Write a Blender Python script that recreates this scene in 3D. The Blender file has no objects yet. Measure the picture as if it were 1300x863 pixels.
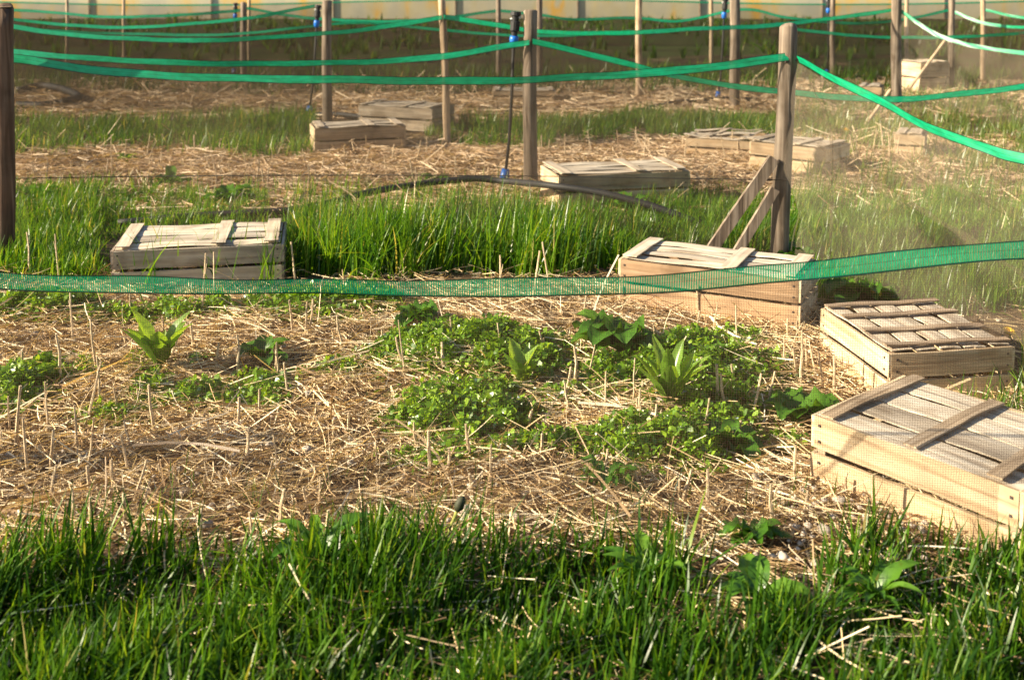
import bpy, math, random
import numpy as np
from mathutils import Vector, Matrix
random.seed(7); RNG = np.random.default_rng(11)
R = math.radians
scene = bpy.context.scene
COL = scene.collection

# ------------------------------------------------------------------ camera model
FPX, HC, YH, TILT = 1350.0, 1.11, -20.0, R(5)
CX, CY = 650.0, YH + FPX*math.tan(TILT)
ct, st = math.cos(TILT), math.sin(TILT)
def ray(px, py):
    a = (px-CX)/FPX; b = -(py-CY)/FPX
    return (a, ct + b*st, -st + b*ct)
def G(px, py, z=0.0):
    r = ray(px, py); k = (z-HC)/r[2]
    return Vector((r[0]*k, r[1]*k, z))
def D(px, py, Y):
    r = ray(px, py); k = Y/r[1]
    return Vector((r[0]*k, Y, HC + r[2]*k))
def pix(x, y, z):
    zz = z-HC
    fwd = y*ct - zz*st; up = y*st + zz*ct
    return CX + FPX*x/fwd, CY - FPX*up/fwd

def gh(x, y):   # height of the uneven ground
    return (0.012*np.sin(x*2.3+0.4*y)+0.010*np.sin(y*4.1+x*0.7)+0.006*np.sin(x*7.3-y*5.1)+0.005*np.sin(x*11.0+y*9.0)
            + 0.004*np.sin(x*19.0-y*23.0))

# ------------------------------------------------------------------ mesh helpers
class MB:
    def __init__(s): s.v=[]; s.f=[]; s.uv=None
    def add(s, vs, fs):
        n=len(s.v); s.v += [tuple(v) for v in vs]; s.f += [tuple(i+n for i in f) for f in fs]
    def tube(s, pts, rad, n=8, cap=True):
        pts=[Vector(p) for p in pts]
        if not hasattr(rad,'__len__'): rad=[rad]*len(pts)
        vs=[]; ref=Vector((0.31,0.95,0.05)).normalized()
        for i,p in enumerate(pts):
            t=(pts[min(i+1,len(pts)-1)]-pts[max(i-1,0)]).normalized()
            a=t.cross(ref)
            if a.length<0.2: a=t.cross(Vector((1,0,0)))
            a.normalize(); b=t.cross(a)
            for k in range(n):
                an=2*math.pi*k/n
                vs.append(p+(a*math.cos(an)+b*math.sin(an))*rad[i])
        fs=[]
        for i in range(len(pts)-1):
            for k in range(n):
                fs.append((i*n+k,i*n+(k+1)%n,(i+1)*n+(k+1)%n,(i+1)*n+k))
        if cap:
            fs.append(tuple(range(n))[::-1]); fs.append(tuple((len(pts)-1)*n+k for k in range(n)))
        s.add(vs,fs)
    def board(s, a, b, vdir, wdir, width, thick, n=6, bow=0.0, wob=0.0, twist=0.0, cup=0.0, ragged=0.0):
        """board from a to b; width along vdir, thickness along wdir (outwards)"""
        a=Vector(a); b=Vector(b); vd=Vector(vdir).normalized(); wd=Vector(wdir).normalized()
        vs=[]; ph=random.uniform(0,6.28)
        m=4
        for i in range(n+1):
            t=i/n; c=a.lerp(b,t)+wd*(bow*math.sin(math.pi*t)+wob*math.sin(ph+t*9.0))
            tw=twist*(t-0.5)
            for lay in (0,1):
                for j in range(m):
                    q=j/(m-1)-0.5
                    e=0
                    if ragged and j in (0,m-1): e=random.uniform(-ragged,ragged)
                    vs.append(c+vd*(q*width+e)+wd*(lay*thick+tw*q*width+cup*(0.25-q*q)*4))
        fs=[]; S=2*m
        for i in range(n):
            o=i*S; p=o+S
            for j in range(m-1):
                fs.append((o+j,o+j+1,p+j+1,p+j)); fs.append((o+m+j+1,o+m+j,p+m+j,p+m+j+1))
            fs.append((o,p,p+m,o+m)); fs.append((o+m-1,o+2*m-1,p+2*m-1,p+m-1))
        for o,fl in ((0,0),(n*S,1)):
            for j in range(m-1):
                q=(o+j,o+m+j,o+m+j+1,o+j+1); fs.append(q if not fl else q[::-1])
        s.add(vs,fs)
    def build(s, name, mat, parent=None, smooth=False):
        me=bpy.data.meshes.new(name); me.from_pydata(s.v,[],s.f); me.update()
        if smooth: me.polygons.foreach_set('use_smooth',[True]*len(me.polygons))
        return link(name, me, mat, parent)
def link(name, me, mat, parent=None):
    o=bpy.data.objects.new(name, me); COL.objects.link(o)
    if mat is not None: me.materials.append(mat)
    if parent is not None: o.parent=parent
    return o
def npmesh(name, V, F, mat, parent=None, smooth=False, uv=None):
    """V (n,3), F (m,4) quads"""
    me=bpy.data.meshes.new(name)
    V=np.asarray(V,dtype=np.float32); F=np.asarray(F,dtype=np.int32)
    me.vertices.add(len(V)); me.vertices.foreach_set('co',V.ravel())
    k=F.shape[1]
    me.loops.add(F.size); me.loops.foreach_set('vertex_index',F.ravel())
    me.polygons.add(len(F)); me.polygons.foreach_set('loop_start',np.arange(0,F.size,k,dtype=np.int32))
    me.polygons.foreach_set('loop_total',np.full(len(F),k,dtype=np.int32))
    if smooth: me.polygons.foreach_set('use_smooth',np.ones(len(F),dtype=bool))
    me.update(calc_edges=True)
    if uv is not None:
        l=me.uv_layers.new(name='UVMap'); l.data.foreach_set('uv',np.asarray(uv,dtype=np.float32)[F.ravel()].ravel())
    return link(name, me, mat, parent)
def tag(o, label=None, cat=None, group=None, kind=None):
    if label: o['label']=label
    if cat: o['category']=cat
    if group: o['group']=group
    if kind: o['kind']=kind
    return o
def empty(name, loc=(0,0,0), rz=0.0):
    o=bpy.data.objects.new(name,None); COL.objects.link(o); o.location=loc; o.rotation_euler=(0,0,rz); o.empty_display_size=0.05
    return o
def ribbons(P, Dr, L, W, bend, segs, side=None, taper=0.7, tipmin=0.06):
    """n ribbons: start P, unit direction Dr, length L, width W, bend vector (n,3) added with t^2"""
    n=len(P); ts=np.linspace(0,1,segs+1)
    if side is None:
        side=np.cross(Dr, RNG.normal(size=(n,3))); 
    side/= np.linalg.norm(side,axis=1,keepdims=True)+1e-9
    V=np.zeros((n,segs+1,2,3))
    for k,t in enumerate(ts):
        c=P+Dr*(L*t)[:,None]+bend*(t*t)
        w=(W*0.5*np.maximum((1-t**2.2)**taper,tipmin))[:,None]
        if taper==0: w=(W*0.5)[:,None]
        V[:,k,0]=c-side*w; V[:,k,1]=c+side*w
    base=(np.arange(n)*(segs+1)*2)[:,None,None]
    kk=np.arange(segs)[None,:,None]*2
    F=(base+kk+np.array([0,1,3,2])[None,None,:]).reshape(-1,4)
    return V.reshape(-1,3), F

# ------------------------------------------------------------------ materials
def newmat(name):
    m=bpy.data.materials.new(name); m.use_nodes=True
    nt=m.node_tree; nt.nodes.clear()
    return m, nt, nt.nodes.new('ShaderNodeOutputMaterial')
def N(nt,t,**k):
    n=nt.nodes.new(t)
    for a,b in k.items():
        if a in n.inputs.keys() if hasattr(n,'inputs') else False: n.inputs[a].default_value=b
        else: setattr(n,a,b)
    return n
def ramp(nt, fac, cols):
    r=nt.nodes.new('ShaderNodeValToRGB'); e=r.color_ramp.elements
    while len(e)<len(cols): e.new(0.5)
    for i,(p,c) in enumerate(cols): e[i].position=p; e[i].color=(*c,1)
    nt.links.new(fac,r.inputs[0]); return r.outputs[0]
def math_(nt, op, a, b=None, c=None):
    n=nt.nodes.new('ShaderNodeMath'); n.operation=op
    for i,x in enumerate((a,b,c)):
        if x is None: continue
        if isinstance(x,(int,float)): n.inputs[i].default_value=x
        else: nt.links.new(x,n.inputs[i])
    return n.outputs[0]
def leafmat(name, cols, trans=0.45, gloss=0.06, rough=0.35):
    m,nt,out=newmat(name); L=nt.links
    g=nt.nodes.new('ShaderNodeNewGeometry'); c=ramp(nt,g.outputs['Random Per Island'],cols)
    if name in ('leaf','lettuce'):
        tc=nt.nodes.new('ShaderNodeTexCoord'); nz=nt.nodes.new('ShaderNodeTexNoise'); nz.inputs['Scale'].default_value=70; nz.inputs['Detail'].default_value=6; L.new(tc.outputs['Object'],nz.inputs['Vector'])
        mv=nt.nodes.new('ShaderNodeMix'); mv.data_type='RGBA'; mv.blend_type='MULTIPLY'; mv.inputs[0].default_value=1; L.new(c,mv.inputs[6]); L.new(ramp(nt,nz.outputs[0],[(0.35,(0.55,0.6,0.5)),(0.5,(1,1,1)),(0.62,(1.0,1.0,1.0)),(0.72,(1.0,0.8,0.7))]),mv.inputs[7]); c=mv.outputs[2]
    d=nt.nodes.new('ShaderNodeBsdfDiffuse'); L.new(c,d.inputs[0])
    t=nt.nodes.new('ShaderNodeBsdfTranslucent')
    hs=nt.nodes.new('ShaderNodeMix'); hs.data_type='RGBA'; hs.blend_type='MULTIPLY'; hs.inputs[0].default_value=1
    L.new(c,hs.inputs[6]); hs.inputs[7].default_value=(1.6,1.35,0.5,1); L.new(hs.outputs[2],t.inputs[0])
    a=nt.nodes.new('ShaderNodeMixShader'); a.inputs[0].default_value=trans
    L.new(d.outputs[0],a.inputs[1]); L.new(t.outputs[0],a.inputs[2])
    gl=nt.nodes.new('ShaderNodeBsdfGlossy'); gl.inputs['Roughness'].default_value=rough; gl.inputs[0].default_value=(1,1,1,1)
    b=nt.nodes.new('ShaderNodeMixShader'); b.inputs[0].default_value=gloss
    L.new(a.outputs[0],b.inputs[1]); L.new(gl.outputs[0],b.inputs[2]); L.new(b.outputs[0],out.inputs[0])
    return m
def woodmat(name, c0, c1, c2, axis=0, rough=0.8, dark=0.5, gs=1.0, isl=0.5):
    m,nt,out=newmat(name); L=nt.links
    tc=nt.nodes.new('ShaderNodeTexCoord'); mp=nt.nodes.new('ShaderNodeMapping')
    sc=[55*gs,55*gs,55*gs]; sc[axis]=3.0*gs; mp.inputs['Scale'].default_value=sc
    L.new(tc.outputs['Object'],mp.inputs[0])
    g=nt.nodes.new('ShaderNodeNewGeometry')
    oi=nt.nodes.new('ShaderNodeObjectInfo')
    off=nt.nodes.new('ShaderNodeCombineXYZ'); 
    o1=math_(nt,'MULTIPLY',g.outputs['Random Per Island'],37.0); o2=math_(nt,'MULTIPLY_ADD',oi.outputs['Random'],51.0,o1)
    for i in range(3): L.new(o2,off.inputs[i])
    L.new(off.outputs[0],mp.inputs['Location'])
    n1=nt.nodes.new('ShaderNodeTexNoise'); n1.inputs['Scale'].default_value=1; n1.inputs['Detail'].default_value=6; n1.inputs['Distortion'].default_value=0.6
    L.new(mp.outputs[0],n1.inputs['Vector'])
    col=ramp(nt,n1.outputs[0],[(0.28,c2),(0.5,c0),(0.72,c1)])
    # blotches of dirt/weather
    n2=nt.nodes.new('ShaderNodeTexNoise'); n2.inputs['Scale'].default_value=9; n2.inputs['Detail'].default_value=5
    ad=nt.nodes.new('ShaderNodeVectorMath'); ad.operation='ADD'; L.new(tc.outputs['Object'],ad.inputs[0]); L.new(off.outputs[0],ad.inputs[1]); L.new(ad.outputs[0],n2.inputs['Vector'])
    bl=ramp(nt,n2.outputs[0],[(0.33,(dark,dark*0.94,dark*0.88)),(0.45,(0.80,0.82,0.85)),(0.58,(1,1,1))])
    mx=nt.nodes.new('ShaderNodeMix'); mx.data_type='RGBA'; mx.blend_type='MULTIPLY'; mx.inputs[0].default_value=0.8
    L.new(col,mx.inputs[6]); L.new(bl,mx.inputs[7])
    ib=ramp(nt,g.outputs['Random Per Island'],[(0,(1-isl*0.55,1-isl*0.58,1-isl*0.6)),(0.5,(1,0.98,0.95)),(1,(1.0,1.0,1.0))])
    mx2=nt.nodes.new('ShaderNodeMix'); mx2.data_type='RGBA'; mx2.blend_type='MULTIPLY'; mx2.inputs[0].default_value=1
    L.new(mx.outputs[2],mx2.inputs[6]); L.new(ib,mx2.inputs[7])
    p=nt.nodes.new('ShaderNodeBsdfPrincipled'); p.inputs['Roughness'].default_value=rough; p.inputs['Specular IOR Level'].default_value=0.25
    L.new(mx2.outputs[2],p.inputs['Base Color'])
    bp=nt.nodes.new('ShaderNodeBump'); bp.inputs['Strength'].default_value=0.8; bp.inputs['Distance'].default_value=0.003
    L.new(n1.outputs[0],bp.inputs['Height']); L.new(bp.outputs[0],p.inputs['Normal'])
    L.new(p.outputs[0],out.inputs[0]); return m
def plain(name, c, rough=0.5, spec=0.5, var=0.0, scale=20):
    m,nt,out=newmat(name); p=nt.nodes.new('ShaderNodeBsdfPrincipled'); p.inputs['Roughness'].default_value=rough
    p.inputs['Specular IOR Level'].default_value=spec
    tc=nt.nodes.new('ShaderNodeTexCoord'); n=nt.nodes.new('ShaderNodeTexNoise'); n.inputs['Scale'].default_value=scale; n.inputs['Detail'].default_value=5
    nt.links.new(tc.outputs['Object'],n.inputs['Vector'])
    a=tuple(x*(1-var) for x in c); b=tuple(min(1,x*(1+var)) for x in c)
    nt.links.new(ramp(nt,n.outputs[0],[(0.35,a),(0.65,b)]),p.inputs['Base Color'])
    nt.links.new(p.outputs[0],out.inputs[0]); return m
def netmat(name, col, cell=None, tw=0.15, cover=0.25, trans=0.4):
    m,nt,out=newmat(name); L=nt.links
    tr=nt.nodes.new('ShaderNodeBsdfTransparent')
    d=nt.nodes.new('ShaderNodeBsdfDiffuse'); d.inputs[0].default_value=(*col,1)
    t=nt.nodes.new('ShaderNodeBsdfTranslucent'); t.inputs[0].default_value=(*col,1)
    a=nt.nodes.new('ShaderNodeMixShader'); a.inputs[0].default_value=trans; L.new(d.outputs[0],a.inputs[1]); L.new(t.outputs[0],a.inputs[2])
    mix=nt.nodes.new('ShaderNodeMixShader')
    if cell:
        uv=nt.nodes.new('ShaderNodeUVMap'); sp=nt.nodes.new('ShaderNodeSeparateXYZ'); L.new(uv.outputs[0],sp.inputs[0])
        no=nt.nodes.new('ShaderNodeTexNoise'); no.inputs['Scale'].default_value=6; L.new(uv.outputs[0],no.inputs['Vector'])
        ms=[]
        for i in (0,1):
            q=math_(nt,'MULTIPLY_ADD',no.outputs[0],0.02,sp.outputs[i])
            ms.append(math_(nt,'LESS_THAN',math_(nt,'FRACT',math_(nt,'DIVIDE',q,cell)),tw))
        mk=math_(nt,'MAXIMUM',ms[0],ms[1]); L.new(mk,mix.inputs[0])
    else:
        uv=nt.nodes.new('ShaderNodeUVMap'); no=nt.nodes.new('ShaderNodeTexNoise'); no.inputs['Scale'].default_value=2.5; no.inputs['Detail'].default_value=4
        L.new(uv.outputs[0],no.inputs['Vector'])
        L.new(math_(nt,'MULTIPLY_ADD',no.outputs[0],cover*0.8,cover*0.6),mix.inputs[0])
    L.new(tr.outputs[0],mix.inputs[1]); L.new(a.outputs[0],mix.inputs[2]); L.new(mix.outputs[0],out.inputs[0])
    return m
def bandmat(name, near=False):
    m,nt,out=newmat(name); L=nt.links
    uv=nt.nodes.new('ShaderNodeUVMap'); sp=nt.nodes.new('ShaderNodeSeparateXYZ'); L.new(uv.outputs[0],sp.inputs[0])
    v=sp.outputs[1]; u=sp.outputs[0]
    col=ramp(nt,v,[(0.0,(0.004,0.03,0.018)),(0.075,(0.005,0.05,0.03)),(0.10,(0.0,0.46,0.20)),(0.50,(0.0,0.56,0.27)),(0.53,(0.0,0.13,0.07)),(0.565,(0.0,0.54,0.25)),(0.92,(0.0,0.48,0.22)),(0.95,(0.004,0.04,0.025))])
    no=nt.nodes.new('ShaderNodeTexNoise'); no.inputs['Scale'].default_value=1.0; no.inputs['Detail'].default_value=4
    mp=nt.nodes.new('ShaderNodeMapping'); mp.inputs['Scale'].default_value=(400 if near else 25,2.5,1); L.new(uv.outputs[0],mp.inputs[0]); L.new(mp.outputs[0],no.inputs['Vector'])
    mm=nt.nodes.new('ShaderNodeMix'); mm.data_type='RGBA'; mm.blend_type='MULTIPLY'; mm.inputs[0].default_value=0.8
    L.new(col,mm.inputs[6]); L.new(ramp(nt,no.outputs[0],[(0.3,(0.5,0.55,0.5)),(0.65,(1,1,1))]),mm.inputs[7])
    d=nt.nodes.new('ShaderNodeBsdfDiffuse'); L.new(mm.outputs[2],d.inputs[0])
    t=nt.nodes.new('ShaderNodeBsdfTranslucent'); L.new(mm.outputs[2],t.inputs[0])
    a=nt.nodes.new('ShaderNodeMixShader'); a.inputs[0].default_value=0.45; L.new(d.outputs[0],a.inputs[1]); L.new(t.outputs[0],a.inputs[2])
    g=nt.nodes.new('ShaderNodeBsdfGlossy'); g.inputs['Roughness'].default_value=0.4; g.inputs[0].default_value=(1,1,1,1)
    b=nt.nodes.new('ShaderNodeMixShader'); b.inputs[0].default_value=0.04; L.new(a.outputs[0],b.inputs[1]); L.new(g.outputs[0],b.inputs[2])
    tr=nt.nodes.new('ShaderNodeBsdfTransparent'); mix=nt.nodes.new('ShaderNodeMixShader')
    if near:
        sl=math_(nt,'LESS_THAN',math_(nt,'FRACT',math_(nt,'DIVIDE',u,0.0047)),0.42)
        # open slits only between the seams
        ins=math_(nt,'MULTIPLY',math_(nt,'GREATER_THAN',v,0.10),math_(nt,'LESS_THAN',v,0.93))
        no2=nt.nodes.new('ShaderNodeTexNoise'); no2.inputs['Scale'].default_value=5; L.new(uv.outputs[0],no2.inputs['Vector'])
        al=math_(nt,'MULTIPLY',math_(nt,'MULTIPLY',sl,ins),0.9)
        L.new(math_(nt,'SUBTRACT',1.0,al),mix.inputs[0])
    else: mix.inputs[0].default_value=0.93
    L.new(tr.outputs[0],mix.inputs[1]); L.new(b.outputs[0],mix.inputs[2]); L.new(mix.outputs[0],out.inputs[0])
    return m

M={}
M['straw']=leafmat('straw',[(0,(0.13,0.075,0.035)),(0.25,(0.38,0.25,0.13)),(0.5,(0.70,0.52,0.29)),(0.8,(0.84,0.69,0.45)),(1,(0.90,0.81,0.62))],0.15,0.03,0.5)
M['straw_far']=leafmat('straw_far',[(0,(0.24,0.15,0.09)),(0.4,(0.56,0.40,0.25)),(1,(0.85,0.70,0.50))],0.15,0.02,0.5)
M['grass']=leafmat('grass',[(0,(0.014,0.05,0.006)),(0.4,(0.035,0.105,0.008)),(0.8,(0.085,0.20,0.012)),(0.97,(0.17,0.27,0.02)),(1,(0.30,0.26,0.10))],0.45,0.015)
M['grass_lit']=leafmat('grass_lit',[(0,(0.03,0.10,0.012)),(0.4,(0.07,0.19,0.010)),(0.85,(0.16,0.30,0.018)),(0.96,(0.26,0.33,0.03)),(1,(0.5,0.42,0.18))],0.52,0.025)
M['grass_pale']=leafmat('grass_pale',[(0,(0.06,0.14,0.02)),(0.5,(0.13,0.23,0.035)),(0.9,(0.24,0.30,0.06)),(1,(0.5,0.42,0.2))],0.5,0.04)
M['weed']=leafmat('weed',[(0,(0.06,0.15,0.012)),(0.5,(0.16,0.31,0.02)),(0.95,(0.29,0.45,0.035)),(0.99,(0.29,0.45,0.035)),(1,(0.40,0.50,0.62))],0.4,0.04)
M['leaf']=leafmat('leaf',[(0,(0.05,0.15,0.012)),(0.5,(0.09,0.22,0.018)),(1,(0.15,0.30,0.03))],0.42,0.04)
M['lettuce']=leafmat('lettuce',[(0,(0.15,0.30,0.03)),(1,(0.27,0.42,0.06))],0.5,0.04)
M['stalk']=woodmat('stalk',(0.70,0.55,0.36),(0.82,0.70,0.50),(0.45,0.32,0.19),axis=2,dark=0.6)
M['crate']=woodmat('crate_wood',(0.64,0.48,0.30),(0.76,0.62,0.43),(0.40,0.27,0.16),axis=0,dark=0.55)
M['crate_tan']=woodmat('crate_tan',(0.44,0.29,0.17),(0.56,0.40,0.26),(0.26,0.165,0.10),axis=0,dark=0.5)
M['crate_end']=woodmat('crate_end',(0.66,0.51,0.33),(0.78,0.65,0.46),(0.42,0.29,0.17),axis=1,dark=0.55)
M['crate_grey']=woodmat('crate_grey',(0.54,0.45,0.34),(0.68,0.60,0.48),(0.30,0.24,0.18),axis=0,dark=0.5)
M['crate_grey_y']=woodmat('crate_grey_y',(0.42,0.34,0.26),(0.58,0.50,0.40),(0.22,0.17,0.13),axis=1,dark=0.5)
M['slat']=woodmat('veneer',(0.62,0.53,0.41),(0.76,0.69,0.58),(0.36,0.29,0.22),axis=0,dark=0.55)
M['slat_y']=woodmat('veneer_y',(0.60,0.50,0.38),(0.74,0.66,0.54),(0.38,0.30,0.22),axis=1,dark=0.6)
M['batten']=woodmat('batten',(0.34,0.25,0.17),(0.50,0.40,0.30),(0.18,0.12,0.08),axis=0,dark=0.55)
M['batten_y']=woodmat('batten_y',(0.38,0.29,0.20),(0.54,0.44,0.33),(0.2,0.14,0.09),axis=1,dark=0.55)
M['post']=woodmat('post_wood',(0.21,0.165,0.125),(0.36,0.30,0.24),(0.07,0.05,0.035),axis=2,dark=0.55)
M['post_dark']=woodmat('post_dark',(0.12,0.075,0.05),(0.20,0.14,0.10),(0.05,0.03,0.02),axis=2,dark=0.5)
M['post_pale']=woodmat('post_pale',(0.50,0.37,0.24),(0.62,0.50,0.36),(0.30,0.21,0.13),axis=2,dark=0.6)
M['nail']=plain('nail',(0.05,0.035,0.03),0.6)
M['black']=plain('black_plastic',(0.010,0.010,0.011),0.65,var=0.2)
M['blue']=plain('blue_plastic',(0.012,0.13,0.50),0.35,var=0.1)
M['white']=plain('white_plastic',(0.7,0.7,0.68),0.4)
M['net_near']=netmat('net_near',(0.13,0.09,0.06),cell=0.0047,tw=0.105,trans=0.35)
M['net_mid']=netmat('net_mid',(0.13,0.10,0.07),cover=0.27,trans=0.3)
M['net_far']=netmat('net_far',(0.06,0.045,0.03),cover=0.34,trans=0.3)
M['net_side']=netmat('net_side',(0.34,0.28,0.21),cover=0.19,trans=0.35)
M['band_near']=bandmat('band_near',True)
M['band']=bandmat('band')
M['cord']=plain('cord',(0.03,0.025,0.02),0.8)
M['stone']=plain('stone',(0.42,0.36,0.30),0.9,var=0.4,scale=25)
M['yellow']=plain('yellow_petals',(0.85,0.52,0.01),0.6,var=0.2,scale=80)
M['bud']=plain('bud',(0.03,0.035,0.012),0.7,var=0.4,scale=200)
M['stem']=plain('stem',(0.30,0.32,0.08),0.6,var=0.3,scale=60)

# ground material: soil, with straw / turf tint by place (bands of beds)
def groundmat():
    m,nt,out=newmat('soil'); L=nt.links
    tc=nt.nodes.new('ShaderNodeTexCoord')
    n1=nt.nodes.new('ShaderNodeTexNoise'); n1.inputs['Scale'].default_value=38; n1.inputs['Detail'].default_value=8; n1.inputs['Roughness'].default_value=0.7
    L.new(tc.outputs['Object'],n1.inputs['Vector'])
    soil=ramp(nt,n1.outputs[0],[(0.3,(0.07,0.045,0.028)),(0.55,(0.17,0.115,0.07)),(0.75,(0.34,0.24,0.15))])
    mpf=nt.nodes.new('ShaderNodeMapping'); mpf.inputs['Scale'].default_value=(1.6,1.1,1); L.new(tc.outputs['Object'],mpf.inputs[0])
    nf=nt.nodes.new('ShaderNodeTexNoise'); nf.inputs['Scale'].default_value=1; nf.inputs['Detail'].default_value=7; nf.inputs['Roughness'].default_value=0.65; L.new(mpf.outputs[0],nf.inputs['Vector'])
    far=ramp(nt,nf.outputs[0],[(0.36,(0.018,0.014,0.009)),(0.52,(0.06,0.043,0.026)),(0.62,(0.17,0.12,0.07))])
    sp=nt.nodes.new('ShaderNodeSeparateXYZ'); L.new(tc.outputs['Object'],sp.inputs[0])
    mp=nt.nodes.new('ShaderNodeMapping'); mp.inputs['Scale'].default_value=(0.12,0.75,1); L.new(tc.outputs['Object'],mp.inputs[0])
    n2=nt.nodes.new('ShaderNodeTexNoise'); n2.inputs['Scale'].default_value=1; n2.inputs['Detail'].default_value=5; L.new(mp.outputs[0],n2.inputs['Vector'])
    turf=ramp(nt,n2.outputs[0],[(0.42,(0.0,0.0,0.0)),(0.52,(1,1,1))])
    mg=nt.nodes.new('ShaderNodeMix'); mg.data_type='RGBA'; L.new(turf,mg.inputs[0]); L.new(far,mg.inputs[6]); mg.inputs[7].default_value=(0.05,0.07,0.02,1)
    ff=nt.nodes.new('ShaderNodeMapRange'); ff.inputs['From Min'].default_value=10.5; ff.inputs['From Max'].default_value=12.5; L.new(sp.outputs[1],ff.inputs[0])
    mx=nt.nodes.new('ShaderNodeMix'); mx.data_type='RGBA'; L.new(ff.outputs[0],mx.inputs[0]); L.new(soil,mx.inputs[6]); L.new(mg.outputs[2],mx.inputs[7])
    p=nt.nodes.new('ShaderNodeBsdfPrincipled'); p.inputs['Roughness'].default_value=0.95; p.inputs['Specular IOR Level'].default_value=0.1
    L.new(mx.outputs[2],p.inputs['Base Color'])
    bp=nt.nodes.new('ShaderNodeBump'); bp.inputs['Strength'].default_value=1; bp.inputs['Distance'].default_value=0.02; L.new(n1.outputs[0],bp.inputs['Height']); L.new(bp.outputs[0],p.inputs['Normal'])
    L.new(p.outputs[0],out.inputs[0]); return m
M['soil']=groundmat()
def pollymat():
    m,nt,out=newmat('polythene'); L=nt.links
    tc=nt.nodes.new('ShaderNodeTexCoord'); mp=nt.nodes.new('ShaderNodeMapping'); mp.inputs['Scale'].default_value=(1.1,0.4,0.5); L.new(tc.outputs['Object'],mp.inputs[0])
    n=nt.nodes.new('ShaderNodeTexNoise'); n.inputs['Scale'].default_value=1; n.inputs['Detail'].default_value=4; L.new(mp.outputs[0],n.inputs['Vector'])
    c=ramp(nt,n.outputs[0],[(0.30,(0.44,0.42,0.32)),(0.46,(0.54,0.48,0.33)),(0.55,(0.56,0.48,0.28)),(0.66,(0.72,0.42,0.08)),(0.74,(0.50,0.46,0.32))])
    p=nt.nodes.new('ShaderNodeBsdfPrincipled'); p.inputs['Roughness'].default_value=0.45; L.new(c,p.inputs['Base Color'])
    L.new(p.outputs[0],out.inputs[0]); return m
M['poly']=pollymat()

# ------------------------------------------------------------------ ground
xs=np.unique(np.concatenate([np.linspace(-150,-8,12),np.linspace(-8,8,200),np.linspace(8,150,12)]))
ys=np.unique(np.concatenate([np.linspace(-40,0,6),np.linspace(0,14,260),np.linspace(14,160,16)]))
X,Y=np.meshgrid(xs,ys); w=np.clip((14-np.abs(Y))/3,0,1)*np.clip((9-np.abs(X))/1,0,1)
Z=gh(X,Y)*w
V=np.stack([X,Y,Z],-1).reshape(-1,3); nx=len(xs); ny=len(ys)
i,j=np.meshgrid(np.arange(nx-1),np.arange(ny-1)); a=(j*nx+i).ravel()
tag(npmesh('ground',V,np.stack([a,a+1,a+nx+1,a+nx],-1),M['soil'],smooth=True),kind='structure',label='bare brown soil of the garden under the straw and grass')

def ghw(x,y): return gh(x,y)*np.clip((14-np.abs(y))/3,0,1)*np.clip((9-np.abs(x)),0,1)

# ------------------------------------------------------------------ straw
def vnoise(x,y,s=1.0,o=0.0):
    return 0.5+0.25*(np.sin(x*3.1*s+1.3+o+1.7*np.sin(y*2.3*s+o))+np.sin(y*4.3*s+0.7*o+1.9*np.sin(x*2.9*s+2*o)))
def straw(name, x0,x1,y0,y1, n, lmin,lmax,w, mat, label, hh=0.03, mask=None):
    x=RNG.uniform(x0,x1,n); y=RNG.uniform(y0,y1,n)
    px,py=pix(x,y,0*x)
    keep=np.ones(n,bool) if mask is None else mask(x,y,px,py)
    keep&=(px>-600)&(px<1900)
    x=x[keep]; y=y[keep]; n=len(x)
    heap=vnoise(x,y,2.2)
    z=ghw(x,y)+RNG.random(n)**1.6*hh*(0.5+1.0*heap)+0.003
    an=RNG.uniform(0,2*np.pi,n)+0; el=RNG.normal(0,0.10,n)+np.where(RNG.random(n)<0.04,RNG.uniform(0.2,0.7,n),0)
    Dr=np.stack([np.cos(an)*np.cos(el),np.sin(an)*np.cos(el),np.sin(el)],-1)
    L=lmin+(lmax-lmin)*RNG.random(n)**2.2
    P=np.stack([x,y,z],-1)-Dr*(L/2)[:,None]*np.array([1,1,0.0])
    b=np.cross(Dr,np.array([0,0,1.0]))*(RNG.normal(0,0.22,n)*L)[:,None]+np.array([0,0,1.0])*(RNG.normal(0,0.05,n)*L)[:,None]
    W=w*RNG.uniform(0.45,1.5,n)
    VV,F=ribbons(P,Dr,L,W,b,3,taper=0)
    return tag(npmesh(name,VV,F,mat),label,'straw',kind='stuff')
def m1(x,y,px,py): return ((py>372)|(RNG.random(len(x))<0.2))&~((px>1045)&(py<470)&(RNG.random(len(x))<0.9))&(vnoise(x,y,5,2.2)+RNG.random(len(x))*0.9>0.42)&((py<735)|(RNG.random(len(x))<0.35)|((px>870)&(px<1060)&(py<790)))
straw('straw_mulch',-3.4,3.4,1.3,4.0,175000,0.012,0.16,0.0021,M['straw'],'golden dry straw and chopped stems covering the nearest bed',0.03,m1)
straw('straw_mulch',-2.6,2.6,1.5,3.9,900,0.10,0.34,0.0052,M['straw'],'longer bent straw stems lying on top of the nearest bed',0.045,lambda x,y,px,py:m1(x,y,px,py)&(py<690))
straw('straw_mulch',-5.5,5.5,5.0,7.6,90000,0.03,0.22,0.0042,M['straw_far'],'dry straw covering the second bed behind the tall grass',0.035)
straw('straw_mulch',-8,8,8.6,12.0,50000,0.04,0.30,0.007,M['straw_far'],'blurred pale straw covering the third bed farther back',0.04)

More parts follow.
